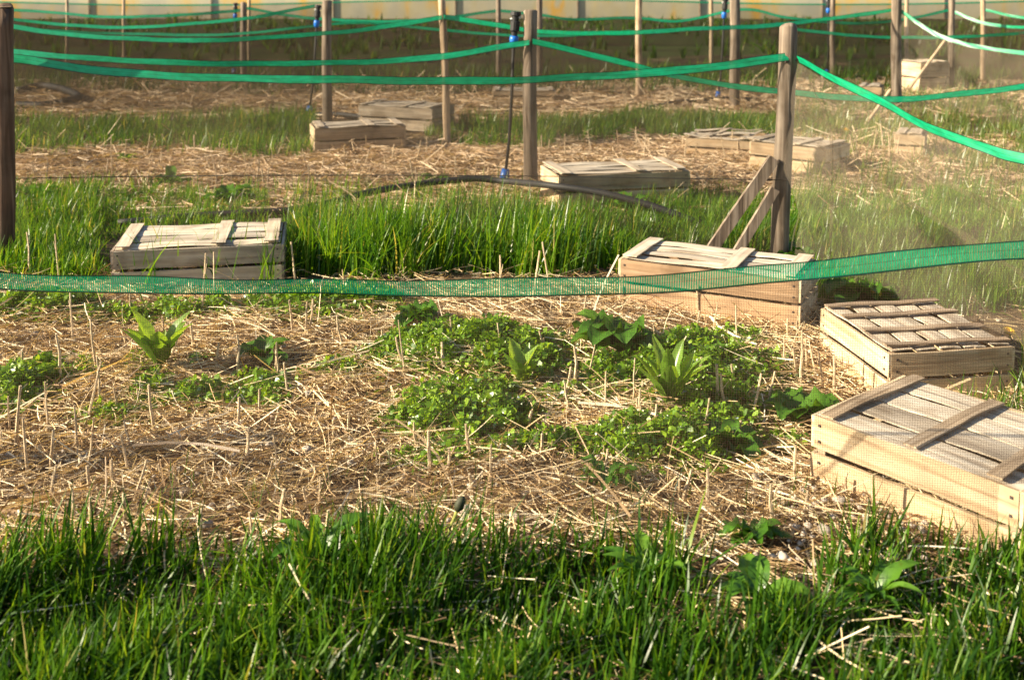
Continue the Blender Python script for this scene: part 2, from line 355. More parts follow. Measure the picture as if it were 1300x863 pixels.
# ------------------------------------------------------------------ grass
def sm(a,b,x): 
    t=np.clip((x-a)/(b-a),0,1); return t*t*(3-2*t)
def grass(name, x0,x1,y0,y1, n, dens, hfun, w, mat, label, cat='grass', lean=0.35, segs=4, wind=(0.1,0.0), clump=True):
    if clump:
        nc=max(1,n//9); cxx=RNG.uniform(x0,x1,nc); cyy=RNG.uniform(y0,y1,nc); idx=RNG.integers(0,nc,n)
        x=cxx[idx]+RNG.normal(0,0.022,n); y=cyy[idx]+RNG.normal(0,0.022,n)
    else:
        x=RNG.uniform(x0,x1,n); y=RNG.uniform(y0,y1,n)
    px,py=pix(x,y,0*x)
    keep=(RNG.random(n)<dens(x,y,px,py))&(px>-600)&(px<1900)
    x,y,px,py=x[keep],y[keep],px[keep],py[keep]; n=len(x)
    h=hfun(x,y,px,py)*RNG.uniform(0.45,1.1,n)
    an=RNG.uniform(0,2*np.pi,n); le=np.abs(RNG.normal(0,lean,n))
    Dr=np.stack([np.cos(an)*np.sin(le*0.5)+wind[0],np.sin(an)*np.sin(le*0.5)+wind[1],np.cos(le*0.5)],-1); Dr/=np.linalg.norm(Dr,axis=1,keepdims=True)
    b=np.stack([np.cos(an),np.sin(an),0*an],-1)*(h*le*0.9)[:,None]-np.array([0,0,1.0])*(h*le*le*0.35)[:,None]
    P=np.stack([x,y,ghw(x,y)-0.005],-1)
    side=np.cross(Dr,np.stack([np.cos(an+RNG.normal(0,0.7,n)),np.sin(an),0*an+0.1],-1))
    W=w*RNG.uniform(0.5,1.3,n)
    VV,F=ribbons(P,Dr,h,W,b,segs,side=side,taper=0.8)
    return tag(npmesh(name,VV,F,mat),label,cat,kind='stuff')
# foreground: edge of the grass follows the foot of the near net
def d_fg(x,y,px,py):
    edge=718+6*np.sin(px*0.021)+5*np.sin(px*0.05)+np.where(px>1040,(px-1040)*0.03,0)
    edge=np.where((px>865)&(px<1045),edge+60,edge); edge=np.where((px>370)&(px<520),edge-14,edge)
    base=sm(edge-14,edge+10,py)
    gap=1-0.95*np.exp(-((px-955)/110)**2)*(py<815)-0.55*np.exp(-((px-330)/40)**2)*(py<750)
    return base*gap*np.clip(0.35+1.3*vnoise(x,y,6.5,1.0),0,1)*np.where(py>760,1,0.8)
straw_fg=None
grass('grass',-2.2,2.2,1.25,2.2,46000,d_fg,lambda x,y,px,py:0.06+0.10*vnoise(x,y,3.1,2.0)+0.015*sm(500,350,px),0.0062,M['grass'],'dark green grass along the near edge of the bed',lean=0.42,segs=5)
# sparse blades inside the straw close to the grass edge
grass('grass',-1.6,1.7,2.02,2.35,700,lambda x,y,px,py:np.where(py>640,0.5,0.1)+0*x,lambda x,y,px,py:0.09+0*x,0.004,M['grass'],'few thin green blades growing through the straw by the near edge',lean=0.3,clump=True)
# tall tuft strip
def d_s1(x,y,px,py):
    lo=352+4*np.sin(px*0.03); hi=np.where(px<340,253,np.where(px<820,292,255))
    a=sm(lo+8,lo-6,py)*sm(hi-12,hi+6,py)
    return np.where(px>812,a*sm(900,800,px)*0+a*0,a)
def h_s1(x,y,px,py):
    t=sm(330,400,px)*sm(850,650,px)
    crate=np.where((px>125)&(px<358),np.where(py<290,0.62,0.3),1.0)
    hh=np.clip((py-240)*y/FPX,0.10,0.30)*(0.78+0.35*vnoise(x,y,3,1))
    return ((1-t)*(0.10+0.05*vnoise(x,y,3,1))+hh*t)*crate
def d_s1c(x,y,px,py):
    inside=(px>138)&(px<362)&(py>300)&(py<366)
    return d_s1(x,y,px,py)*np.where(inside,0,1)
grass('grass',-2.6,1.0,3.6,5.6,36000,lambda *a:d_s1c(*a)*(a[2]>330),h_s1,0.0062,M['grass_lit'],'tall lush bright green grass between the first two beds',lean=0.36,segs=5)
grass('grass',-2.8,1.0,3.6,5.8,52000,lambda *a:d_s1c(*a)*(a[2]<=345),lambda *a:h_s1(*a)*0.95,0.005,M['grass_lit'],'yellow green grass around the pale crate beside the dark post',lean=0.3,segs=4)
def d_s1r(x,y,px,py):
    a=sm(790,830,px)*sm(248,262,py)*np.where(px<1020,sm(345,325,py),sm(480,430,py))
    a=a*np.where((px>782)&(px<1022)&(py>320)&(py<425),0,1)
    a=a*np.where((px>1015)&(px<1300)&(py>395)&(py<530),0,1)
    return np.clip(a*(0.75+0.45*vnoise(x,y,3,1)),0,1)
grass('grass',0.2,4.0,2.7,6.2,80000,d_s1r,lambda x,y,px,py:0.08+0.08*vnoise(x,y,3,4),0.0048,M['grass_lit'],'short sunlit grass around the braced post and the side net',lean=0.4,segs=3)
grass('grass',1.1,2.2,2.45,3.1,2600,lambda x,y,px,py:((px>1215)&(py>450)&(py<560)&~((px<1296)&(py<515)))*1.0,lambda x,y,px,py:0.13+0*x,0.0045,M['grass_lit'],'bright grass tuft in front of the square slatted crate',lean=0.35,segs=4)
grass('grass',-1.7,-0.8,3.75,4.05,260,lambda x,y,px,py:((px>150)&(px<350)&(py>352)&(py<372))*1.0,lambda x,y,px,py:0.26+0*x,0.006,M['grass_lit'],'few long blades leaning over the front of the pale weathered crate',lean=0.55,segs=5)
# right plot beyond the braced post
def d_rp(x,y,px,py):
    return sm(985,1030,px)*sm(118,132,py)*sm(262,245,py)*(1-0.8*np.exp(-((px-1090)/60)**2-((py-205)/18)**2))*(0.45+0.55*vnoise(x,y,1.7,2))
grass('grass',1.5,6,5.2,11,34000,d_rp,lambda x,y,px,py:0.11+0.05*vnoise(x,y,1,1),0.0075,M['grass_pale'],'pale green grass seen through the side net',lean=0.35,segs=3)
# strip 2
def d_s2(x,y,px,py):
    lo=197+5*np.sin(px*0.02+1)+np.where(px>540,-10,0)-np.where(px>700,8,0); hi=158+6*np.sin(px*0.013)
    a=sm(lo+4,lo-4,py)*sm(hi-6,hi+4,py)
    gap=np.where((px>398)&(px<540),0.0,1.0)
    return a*gap*(px<985)
grass('grass',-4.2,2.4,6.6,9.2,34000,d_s2,lambda x,y,px,py:(0.10+0.09*vnoise(x,y,1.3,0.6)),0.0075,M['grass_lit'],'blurred green grass strip between the second and third beds',lean=0.32,segs=3)
grass('grass',-2.7,1.0,4.9,5.8,4200,lambda x,y,px,py:sm(236,250,py)*sm(285,270,py)*(0.2+0.8*(vnoise(x,y,3,2)>0.55)),lambda x,y,px,py:0.14+0*x,0.0055,M['grass_lit'],'thin upright grass along the near edge of the second bed',lean=0.28,segs=4)
# strip 3 dark
grass('grass',-8,9,10.6,13.5,15000,lambda x,y,px,py:0.35+0.65*vnoise(x,y,0.8,3),lambda x,y,px,py:0.12+0.14*vnoise(x,y,0.9,1.3),0.014,M['grass'],'dark blurred grass and weeds beyond the third bed',lean=0.35,segs=3)
grass('grass',-22,22,15,31,22000,lambda x,y,px,py:(vnoise(x*0.2,y,0.8,3)>0.5)*1.0,lambda x,y,px,py:0.16+0.2*vnoise(x,y,.6,1),0.035,M['grass'],'dim rows of rough grass in the far plots',lean=0.35,segs=3)

# ------------------------------------------------------------------ low weeds (chickweed / speedwell mats)
patches=[(600,452,140,30,1),(655,470,80,22,.8),(588,528,105,42,1.1),(880,480,105,45,1.1),(900,520,75,28,.9),(845,572,110,30,1),(720,572,70,14,.7),
 (255,500,85,14,.7),(345,502,28,16,.8),(190,490,30,20,.6),(22,488,58,34,1),(430,470,36,10,.5),(780,480,60,20,.7),(700,505,90,14,.35),
 (60,396,110,12,1),(230,398,110,10,.8),(400,396,110,14,1),(470,392,60,12,.9),(940,545,30,20,.8),(640,575,40,12,.6),(185,455,28,8,.4),(500,440,30,10,.6),(960,470,60,22,.6),(1000,560,40,14,.5),(930,440,50,14,.5),(140,520,60,12,.5),(330,480,60,14,.5),(560,585,70,16,.5),(100,470,40,12,.4)]
Ps=[];Ns=[]
for (cx,cy,rx,ry,dn) in patches:
    c=G(cx,cy); ex=G(cx+rx,cy)-c; ey=G(cx,cy-ry)-c; rX=ex.length; rY=ey.length
    n=int(min(40000,85000*rX*rY*3.14*dn)); 
    r=np.sqrt(RNG.random(n))*(0.85+0.55*RNG.random(n)**3); a=RNG.uniform(0,6.283,n)
    x=c.x+rX*r*np.cos(a); y=c.y+rY*r*np.sin(a)
    # lumpy outline
    k=RNG.random(n)<np.clip(1.3-r*0.75+1.2*(vnoise(x,y,7,cx)-0.5),0.0,1)*np.clip(0.15+1.9*vnoise(x,y,13,cy),0,1)*np.clip(0.45+1.5*vnoise(x,y,29,cx),0,1); x=x[k];y=y[k];r=r[k]
    lump=0.018+0.062*vnoise(x,y,12,cx*0.1)
    z=ghw(x,y)+lump*np.clip(1.15-r*r,0.15,1)*dn*RNG.uniform(0.25,1.15,len(x))
    Ps.append(np.stack([x,y,z],-1))
P=np.concatenate(Ps); n=len(P)
an=RNG.uniform(0,6.283,n); el=RNG.normal(0.5,0.45,n)
Dr=np.stack([np.cos(an)*np.cos(el),np.sin(an)*np.cos(el),np.sin(el)],-1); L=0.006+0.016*RNG.random(n)**2
side=np.cross(Dr,np.array([0,0,1.0])+RNG.normal(0,0.35,(n,3)))
side/=np.linalg.norm(side,axis=1,keepdims=True)
W=L*RNG.uniform(0.6,0.95,n)
# leaf = 2 quads, ovate
Vv=np.zeros((n,6,3)); up=np.cross(side,Dr)
for k,(t,wd,hz) in enumerate([(0,0.25,0),(0.45,1.0,0.12),(1.0,0.25,-0.02)]):
    cc=P+Dr*(L*t)[:,None]+up*(L*hz)[:,None]
    Vv[:,2*k]=cc-side*(W*0.5*wd)[:,None]; Vv[:,2*k+1]=cc+side*(W*0.5*wd)[:,None]
base=(np.arange(n)*6)[:,None,None]; F=(base+np.array([[0,1,3,2],[2,3,5,4]])[None]).reshape(-1,4)
tag(npmesh('low_weeds',Vv.reshape(-1,3),F,M['weed']),'mats of tiny leaved bright green weeds spreading over the straw','weeds',kind='stuff')

# ------------------------------------------------------------------ pebbles
mb=MB()
def blob(mb,c,r,sq=0.6,seed=0):
    rs=random.Random(seed); seg,rg=7,5; vs=[];fs=[]
    ph=[rs.uniform(0,6) for _ in range(4)]
    for i in range(rg+1):
        th=math.pi*i/rg
        for k in range(seg):
            a=2*math.pi*k/seg; q=r*(1+0.18*math.sin(2*a+ph[0])+0.12*math.sin(3*th+ph[1]+a))
            vs.append((c[0]+q*math.sin(th)*math.cos(a),c[1]+q*math.sin(th)*math.sin(a),c[2]+q*sq*math.cos(th)))
    for i in range(rg):
        for k in range(seg): fs.append((i*seg+k,(i+1)*seg+k,(i+1)*seg+(k+1)%seg,i*seg+(k+1)%seg))
    mb.add(vs,fs)
for q in range(420):
    px=random.uniform(-50,1300); py=random.uniform(395,740)
    if random.random()<0.35: px=random.uniform(950,1180); py=random.uniform(610,735)
    p=G(px,py); r=random.uniform(0.003,0.009)*(1.6 if random.random()<0.15 else 1)
    blob(mb,(p.x,p.y,float(ghw(p.x,p.y))+r*0.3+0.012),r,0.65,q)
tag(mb.build('pebbles',M['stone'],smooth=True),'small rounded brown and grey pebbles scattered in the straw','pebbles',kind='stuff')

# ------------------------------------------------------------------ crates
NAILM={}
def crate(corner, ang, L, W, Hh, label, style='lid', tint='brown', boards=2, extra=None, far=False):
    """corner = world xy of a reference corner (min x, min y in local), local x long axis"""
    root=empty('wooden_crate',(corner[0],corner[1],float(ghw(corner[0],corner[1]))+0.004),ang)
    tag(root,label,'crate','slatted wooden crates lying upside down in the garden')
    g=tint=='grey'; mx=M['crate_grey'] if g else M['crate_tan'] if tint=='tan' else M['crate']; my=M['crate_grey_y'] if g else M['crate_end']
    sp_=[];ep_=[]
    th=0.009; gap=0.012 if not far else 0.014
    bh=(Hh-gap*(boards-1)-0.004)/boards
    for sy,out in ((0,-1),(W,1)):
        b=MB()
        for k in range(boards):
            zc=0.002+bh*(k+0.5)+gap*k
            b.board((0,sy,zc+random.uniform(-.002,.002)),(L,sy,zc+random.uniform(-.002,.002)),(0,0,1),(0,out,0),bh,th,n=8,bow=random.uniform(-.003,.004),wob=0.0008,twist=random.uniform(-.06,.06),ragged=0.0008)
        sp_.append(b.build('side_panel',mx,root))
    for sx,out in ((0,-1),(L,1)):
        b=MB()
        for k in range(boards):
            zc=0.002+bh*(k+0.5)+gap*k
            b.board((sx-out*0.0,-th+0.0015,zc),(sx,W+th-0.0015,zc+random.uniform(-.002,.002)),(0,0,1),(out,0,0),bh-0.002,th,n=6,wob=0.0008,twist=random.uniform(-.05,.05),ragged=0.0008)
        ep_.append(b.build('end_panel',my,root))
    for sx in (0.012,L-0.012):
        for sy in (0.012,W-0.012):
            b=MB(); b.board((sx,sy-0.008,0.003),(sx,sy-0.008,Hh-0.004),(1,0,0),(0,1,0),0.018,0.016,n=1); b.build('corner_post',M['batten'],root)
    zt=Hh
    nmesh=[]
    def nail(x,y,z,ax,par):
        s=0.0028
        d={'y':(s,0.0012,s),'x':(0.0012,s,s),'z':(s,s,0.0012)}[ax]
        if far: return
        key=ax
        if key not in NAILM:
            me=bpy.data.meshes.new('nail'); me.from_pydata([(i*d[0],j*d[1],k*d[2]) for i in (-1,1) for j in (-1,1) for k in (-1,1)],[],[(0,1,3,2),(4,6,7,5),(0,4,5,1),(2,3,7,6),(0,2,6,4),(1,5,7,3)]); me.materials.append(M['nail']); NAILM[key]=me
        o=bpy.data.objects.new('nail',NAILM[key]); COL.objects.link(o); o.parent=par; o.location=(x,y,z)
    for k in range(boards):
        for q in (0.25,0.75):
            zc=0.002+bh*(k+q)+gap*k
            for x in (0.014,L-0.014):
                nail(x,-th-0.001,zc,'y',sp_[0]); nail(x,W+th+0.001,zc,'y',sp_[1])
            for y in (0.014,W-0.014): nail(-th-0.001,y,zc,'x',ep_[0]); nail(L+th+0.001,y,zc,'x',ep_[1])
    if style=='lid':       # lengthwise veneer under three cross battens
        s=MB(); ns=4; ww=(W-0.006*(ns-1))/ns
        for k in range(ns):
            yc=ww*(k+0.5)+0.006*k
            s.board((0.004,yc,zt+0.001),(L-0.004,yc,zt+0.001),(0,1,0),(0,0,1),ww*random.uniform(0.88,0.98),0.0025,n=14,bow=random.uniform(0.0,0.006),wob=0.0028,twist=random.uniform(-.08,.08),cup=random.uniform(0,.003),ragged=0.0015)
        s.build('top_slats',M['slat'],root)
        for xc in (0.032,L*0.62,L-0.036):
            b=MB(); b.board((xc,-0.008,zt+0.011),(xc+random.uniform(-.006,.006),W+0.008,zt+0.011),(1,0,0),(0,0,1),0.05,0.004,n=8,bow=0.001,wob=0.0006,ragged=0.001)
            b.build('batten',M['slat_y'],root)
    elif style=='scallop':  # warped short-way slats between dark lengthwise battens
        s=MB(); ns=5; ww=(L-0.004*(ns-1))/ns
        for k in range(ns):
            xc=ww*(k+0.5)+0.004*k
            s.board((xc,0.0,zt+0.002),(xc+random.uniform(-.004,.004),W,zt+0.002),(1,0,0),(0,0,1),ww*random.uniform(.86,.95),0.003,n=18,wob=0.0028,twist=random.uniform(-.1,.1),cup=random.uniform(.000,.0022),ragged=0.0012)
        s.build('top_slats',M['slat_y'],root)
        for yc in (0.022,W*0.36,W*0.68,W-0.022):
            b=MB(); b.board((-0.006,yc,zt+0.012),(L+0.006,yc+random.uniform(-.004,.004),zt+0.012),(0,1,0),(0,0,1),0.026,0.004,n=14,wob=0.0016,ragged=0.0008)
            b.build('batten',M['batten'],root)
    elif style=='open':     # wide pale slats with gaps, thin brown cross laths
        s=MB(); ys=[0.10*W,0.36*W,0.62*W,0.88*W]
        for k,yc in enumerate(ys):
            s.board((0.0,yc,zt-0.006),(L,yc+random.uniform(-.01,.01),zt-0.006),(0,1,0),(0,0,1),0.228*W,0.0032,n=14,bow=random.uniform(0,.004),wob=0.0016,cup=0.0008,ragged=0.001)
        s.build('top_slats',M['slat'],root)
        for xc,dx in ((0.03,0.004),(L*0.5,0.0),(L-0.05,-0.01)):
            b=MB(); b.board((xc,-0.006,zt+0.004),(xc+dx,W+0.006,zt+0.004),(1,0,0),(0,0,1),0.030,0.004,n=10,bow=0.004,wob=0.001,ragged=0.001)
            b.build('batten',M['batten_y'],root)
    elif style=='broken':
        s=MB()
        for k in range(7):
            x=random.uniform(0,L*0.25); y=W*(k+0.3)/7
            s.board((x-0.05,y,zt+random.uniform(-.03,.01)),(L*random.uniform(0.6,1.05),y+random.uniform(-.07,.07),zt+random.uniform(-.03,.035)),(0,1,0),(0,0,1),0.055,0.003,n=10,wob=0.006,twist=random.uniform(-.4,.4),cup=0.003,ragged=0.002)
        s.build('top_slats',M['slat'],root)
        for xc in (L*0.3,L*0.8):
            b=MB(); b.board((xc,-0.02,zt+0.02),(xc+0.06,W+0.02,zt+0.015),(1,0,0),(0,0,1),0.03,0.004,n=6,wob=0.003,twist=.3); b.build('batten',M['slat_y'],root)
    return root
def place(pa, pb, z, W, **k):
    """front top edge given by two pixels (left, right) lying at height z"""
    A=G(*pa,z); B=G(*pb,z); ang=math.atan2(B.y-A.y,B.x-A.x); L=(B-A).length
    return (A.x,A.y),ang,L
def mk(pa,pb,z,W,label,**k):
    c,ang,L=place(pa,pb,z,W); return crate(c,ang,L,W,z,label,**k)
cr_a=mk((144,318),(357,309),0.150,0.36,'pale weathered crate in green grass beside the dark brown post, blades across its lid',style='lid',tint='grey')
cr_e=mk((789,333),(1014,361),0.160,0.27,'brown crate with two wide boards right under the braced post',style='lid',tint='tan')
cr_d=mk((711,229),(873,222),0.165,0.33,'grey brown crate standing at the edge of the second bed beside the black pipe',style='lid',tint='brown')
# f: near corner top (1131,441); right corner (1296,441); left edge to (1024,386)
random.seed(21)
A=G(1131,441,0.145); B=G(1297,441,0.145); Cc=G(1024,387,0.145); angf=math.atan2(B.y-A.y,B.x-A.x)
cr_f=crate((A.x,A.y),angf,(B-A).length,(Cc-A).length,0.145,'cream square crate with wavy slats on top and a bright sunlit left side',style='scallop')
# shear free: rotate so that the left side follows the photograph
dirl=math.atan2(Cc.y-A.y,Cc.x-A.x); cr_f.rotation_euler.z=((dirl-math.pi/2)+angf)/2
# g: near-left top (1037,527) -> (1297,614); back (1185,497)
A=G(1297,622,0.16); B=G(1037,527,0.16)
c,ang,L=(B.x,B.y),math.atan2(A.y-B.y,A.x-B.x),(A-B).length
cr_g=crate(c,ang,L,0.36,0.16,'large pale crate with gaps between lid boards at the lower right near the net foot',style='open')
cr_b=mk((401,166),(512,161),0.165,0.30,'beige crate in front of the darker one beside the slim leaning post',style='lid',far=True)
cr_b.rotation_euler.z-=0.05
A=D(458,139,8.2); 
cr_c=crate((-1.16,8.05),-0.42,0.62,0.34,0.17,'shaded crate half hidden behind the beige crate by the grass strip',style='lid',tint='grey',far=True)
cr_h=mk((872,171),(962,176),0.12,0.42,'broken crate with loose splintered lid boards lying on the straw',style='broken',far=True)
cr_i=mk((954,181),(1049,191),0.165,0.30,'weathered crate partly behind the top of the braced post touching the broken crate',style='lid',far=True)
cr_m=mk((1137,172),(1172,174),0.14,0.24,'blurred pale crate in the grass behind the side net',style='lid',far=True)
cr_j=mk((1169,84),(1204,83),0.30,0.3,'small bright crate standing tall near the far right posts',style='lid',far=True,boards=2)
cr_k=mk((1090,109),(1118,110),0.15,0.3,'small sunlit crate low in the grass left of the far thick post',style='lid',far=True)
cr_l=mk((626,115),(704,115),0.10,0.30,'long low crate lying in the third bed behind the grey post',style='lid',far=True)

# ------------------------------------------------------------------ posts
def post(px,py,pyt,wpx,label,mat='post',topx=None,group='wooden fence posts holding the nets',r=None,nodes=False):
    b=G(px,py); rad=r or wpx*b.y/FPX/2
    tz=D(topx if topx is not None else px,pyt,b.y)
    if tz.z>1.05: tz.z=0.97+random.uniform(-.03,.06)
    root=empty('fence_post',(b.x,b.y,float(ghw(b.x,b.y)))); tag(root,label,'post',group)
    m=MB(); pts=[];rr=[]
    n=14
    for i in range(n+1):
        t=i/n; pts.append(((tz.x-b.x)*t+0.0025*math.sin(t*7+px),0.002*math.sin(t*9+px),-0.05+(tz.z+0.05)*t)); rr.append(rad*(1.04-0.08*t+0.02*math.sin(t*13+px)))
    pts.append((pts[-1][0],0,tz.z+0.003)); rr.append(rad*0.86)
    m.tube(pts,rr,14); sh_=m.build('shaft',M[mat],root,smooth=True)
    s=MB(); s.tube([(pts[-1][0],0,tz.z+0.0035),(pts[-1][0],0,tz.z+0.0055)],rad*0.8,12); s.build('cut_end',M['post_pale'],sh_)
    return root,b,tz,rad
random.seed(5)
post(5,336,12,25,'thick dark post at the left end of the first cross net','post_dark')
p2,b2,t2,r2=post(989,328,26,23,'stout round post with two slanted braces at its foot','post',topx=1001)
# braces (parts of the braced post)
for (fx,fy,tx_,ty_,dy) in ((893,316,984,193,-0.055),(928,318,985,232,-0.10)):
    A=D(fx,fy,b2.y+dy); A.z=max(A.z,0.0); Bp=D(tx_,ty_,b2.y+dy)
    A=Vector((A.x-b2.x,dy,A.z-0.03)); Bq=Vector((Bp.x-b2.x,dy,Bp.z)); d=(Bq-A).normalized(); v=Vector((-d.z,0,d.x))
    m=MB(); m.board(A-d*0.02,Bq,v,(0,1,0),0.045 if dy>-.07 else 0.036,0.022,n=6,wob=0.001); m.build('brace',M['post'],p2)
m=MB(); m.tube([(t2.x-b2.x-0.02,-r2-0.004,0.83),(t2.x-b2.x+0.03,-r2*0.6,0.835)],0.004,6); m.build('hook',M['nail'],p2)
post(673,241,15,18,'grey post beside the tall black sprinkler pipe','post')
post(569,186,-15,9.5,'slim pale leaning post right of the beige crate','post_pale',topx=561)
post(415,163,2,12.5,'grey post at the foot of the sprinkler behind the beige crate','post')
post(933,141,-4,13,'grey brown post just left of the braced post','post')
post(1138,141,-10,13,'thick post behind the side net, top right of the photo','post')
post(309,104,3,8,'short grey post beside the far left sprinkler','post')
post(316,90,-18,4,'very thin pale stake touching the short grey post','post_pale')
post(85,84,-18,4,'very thin stake farthest left before the polytunnel','post_pale')
post(157,84,-18,4,'very thin stake second from the left before the polytunnel','post_pale')
post(633,105,-10,6.5,'narrow far post just left of the tall sprinkler head','post')
post(685,108,-12,8,'far post hidden behind the grey post by the tall sprinkler','post')
post(811,124,-10,8.5,'pale narrow post between the tall sprinkler and the small sprinklers','post_pale')
post(903,90,-12,5,'thin pale stake left of the small right sprinkler','post_pale')
post(1057,106,-10,6.5,'narrow far post behind the fourth sprinkler','post')
post(1151,104,-10,5,'thin stake just right of the thick far post','post_pale')
post(1208,118,-10,8,'far right post beside the tall small crate','post')
post(1248,106,-10,6,'farthest right narrow post','post_pale')
# corner posts outside the picture that carry the near nets
CPR=Vector((1.92,1.93,0)); CPL=Vector((-2.6,2.12,0))
for c_,lb in ((CPR,'corner post at the right end of the near net'),(CPL,'corner post at the left end of the near net')):
    root=empty('fence_post',(c_.x,c_.y,0)); tag(root,lb,'post','wooden fence posts holding the nets')
    m=MB(); m.tube([(0,0,-.05),(0,0,0.5),(0.004,0,0.97)],[0.038,0.037,0.036],14); m.build('shaft',M['post'],root,smooth=True)
# diagonal stake braces at the far right
for (a_,b_,Yd,lb) in (((1108,146),(1131,114),8.2,'thin slanted stake at the foot of the thick far post'),((1170,92),(1201,50),10.5,'thin slanted stake leaning on the far right post')):
    m=MB(); A=D(*a_,Yd); Bq=D(*b_,Yd); A=A+(A-Bq)*(max(0,A.z)/max(1e-3,(Bq.z-A.z)))*1.0; m.tube([A,Bq],0.014,8); o=m.build('slanted_stake',M['post_pale']); tag(o,lb,'stake')

# ------------------------------------------------------------------ nets
def catmull(P,n):
    P=[P[0]*2-P[1]]+P+[P[-1]*2-P[-2]]; out=[]
    for i in range(1,len(P)-2):
        for k in range(n):
            t=k/n; a,b,c,d=P[i-1],P[i],P[i+1],P[i+2]
            out.append(0.5*((2*b)+(c-a)*t+(2*a-5*b+4*c-d)*t*t+(3*b-3*c+d-a)*t**3))
    out.append(P[-2]); return out
def net(cps, label, nmat, bmat, bw=0.036, panel=True, amp=0.012, diag=False, tw=None, cords=(), z0=0.0, rows=16, sub=8):
    """cps world points of band centre line"""
    pts=catmull([Vector(p) for p in cps],sub); n=len(pts)
    root=empty('insect_net',(pts[0].x,pts[0].y,0)); tag(root,label,'net','fine mesh nets with green edge bands')
    o=Vector((pts[0].x,pts[0].y,0)); s=[0.0]
    for i in range(1,n): s.append(s[-1]+(pts[i]-pts[i-1]).length)
    V=[];uv=[]
    for i,p in enumerate(pts):
        t=(pts[min(i+1,n-1)]-pts[max(i-1,0)]); tn=t.normalized(); side=Vector((tn.y,-tn.x,0)).normalized()
        ph=s[i]*1.9+pts[0].x; w=bw*(1+0.05*math.sin(s[i]*5)+0.05*math.sin(s[i]*17.3))
        an=0.28*math.sin(ph)+0.12*math.sin(s[i]*8.7+1)+ (tw(i/(n-1)) if tw else 0)
        up=Vector((0,0,1))*math.cos(an)+side*math.sin(an)
        for q in (-0.5,-0.25,0,0.25,0.5):
            V.append(p-o+Vector((0,0,0.0022*math.sin(s[i]*6.1)+0.0015*math.sin(s[i]*14.7)))+up*(w*q)+side*(0.0015*math.sin(s[i]*23+q*6))); uv.append((s[i],q+0.5))
    F=[(i*5+j,(i+1)*5+j,(i+1)*5+j+1,i*5+j+1) for i in range(n-1) for j in range(4)]
    npmesh('green_band',[tuple(v) for v in V],F,bmat,root,smooth=True,uv=uv)
    if panel:
        V=[];uv=[]
        for i,p in enumerate(pts):
            t=(pts[min(i+1,n-1)]-pts[max(i-1,0)]); side=Vector((t.y,-t.x,0)).normalized()
            zt=p.z-bw*0.45; zb=float(ghw(p.x,p.y))+z0+0.004
            for r in range(rows+1):
                v=r/rows; z=zt*(1-v)+zb*v; q=p-o
                A=amp*math.sin(math.pi*min(1,v*1.1))
                off=A*(math.sin(s[i]*6+z*4)+0.6*math.sin(s[i]*13.1-z*9+1))
                if diag:
                    k=(s[i]*1.0+z*2.4); off+=amp*1.6*v*(1-v)*2*(abs((k*2.2)%2-1)*2-1)
                off+= -0.0 + 0.05*max(0,v-0.8)
                V.append((q.x+side.x*off,q.y+side.y*off,z)); uv.append((s[i],z))
        R_=rows+1
        F=[(i*R_+j,(i+1)*R_+j,(i+1)*R_+j+1,i*R_+j+1) for i in range(n-1) for j in range(rows)]
        npmesh('mesh_panel',V,F,nmat,root,smooth=True,uv=uv)
    for hz in cords:
        m=MB(); m.tube([(p.x-o.x,p.y-o.y-0.01,hz+0.02*math.sin(s[i]*0.9+hz*20)) for i,p in enumerate(pts)],0.0018,5); m.build('cord',M['cord'],root)
    return root
def pd(lst,Y0,Y1=None):
    Y1=Y0 if Y1 is None else Y1; n=len(lst); x0=lst[0][0]; x1=lst[-1][0]
    return [D(px,py,Y0+(Y1-Y0)*((px-x0)/(x1-x0))) for px,py in lst]
Y1n=2.12
near=[Vector((CPL.x,CPL.y,0.80)),Vector((-2.1,Y1n,0.655)),Vector((-1.6,Y1n,0.578))]+pd([(0,355),(200,361),(433,366),(650,365),(866,357),(1010,346),(1150,331),(1300,318)],Y1n,1.955)+[Vector((1.45,1.945,0.655)),Vector((CPR.x,CPR.y,0.80))]
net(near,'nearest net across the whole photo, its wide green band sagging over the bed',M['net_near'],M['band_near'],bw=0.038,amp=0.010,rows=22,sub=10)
YB=b2.y
net([Vector((G(5,336).x,YB-0.03,0.80))]+pd([(17,75),(133,91),(290,99),(433,102),(650,102),(766,97),(866,89),(933,81)],YB-0.035,YB-0.035)+[D(1001,73,YB-0.035)],
    'first cross net between the thick dark post and the braced post',M['net_mid'],M['band'],bw=0.034,cords=(0.33,),tw=lambda t:1.0*max(0,1-t*12))
side=[Vector((1.135,YB-0.03,0.813))]
for (px,py) in ((1053,98),(1120,130),(1183,163),(1250,188),(1300,202)):
    # point on the line between the two posts seen at this px
    t=0
    best=None
    for k in range(401):
        q=k/400; x=b2.x+(CPR.x-b2.x)*q; y=YB+(CPR.y-YB)*q
        e=abs(pix(x,y,0.6)[0]-px)
        if best is None or e<best[0]: best=(e,x,y)
    side.append(D(px,py,best[2]))
side+=[Vector((1.68,2.68,0.60)),Vector((CPR.x,CPR.y,0.80))]
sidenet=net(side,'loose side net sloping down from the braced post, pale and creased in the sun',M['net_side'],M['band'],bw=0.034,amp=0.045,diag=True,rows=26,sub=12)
def onside(px,py,off=0.02):
    best=None
    for k in range(801):
        q=k/800; x=b2.x+(CPR.x-b2.x)*q; y=YB+(CPR.y-YB)*q; e=abs(pix(x,y,0.5)[0]-px)
        if best is None or e<best[0]: best=(e,x,y)
    p=D(px,py,best[2]-off); return p-Vector(sidenet.location)
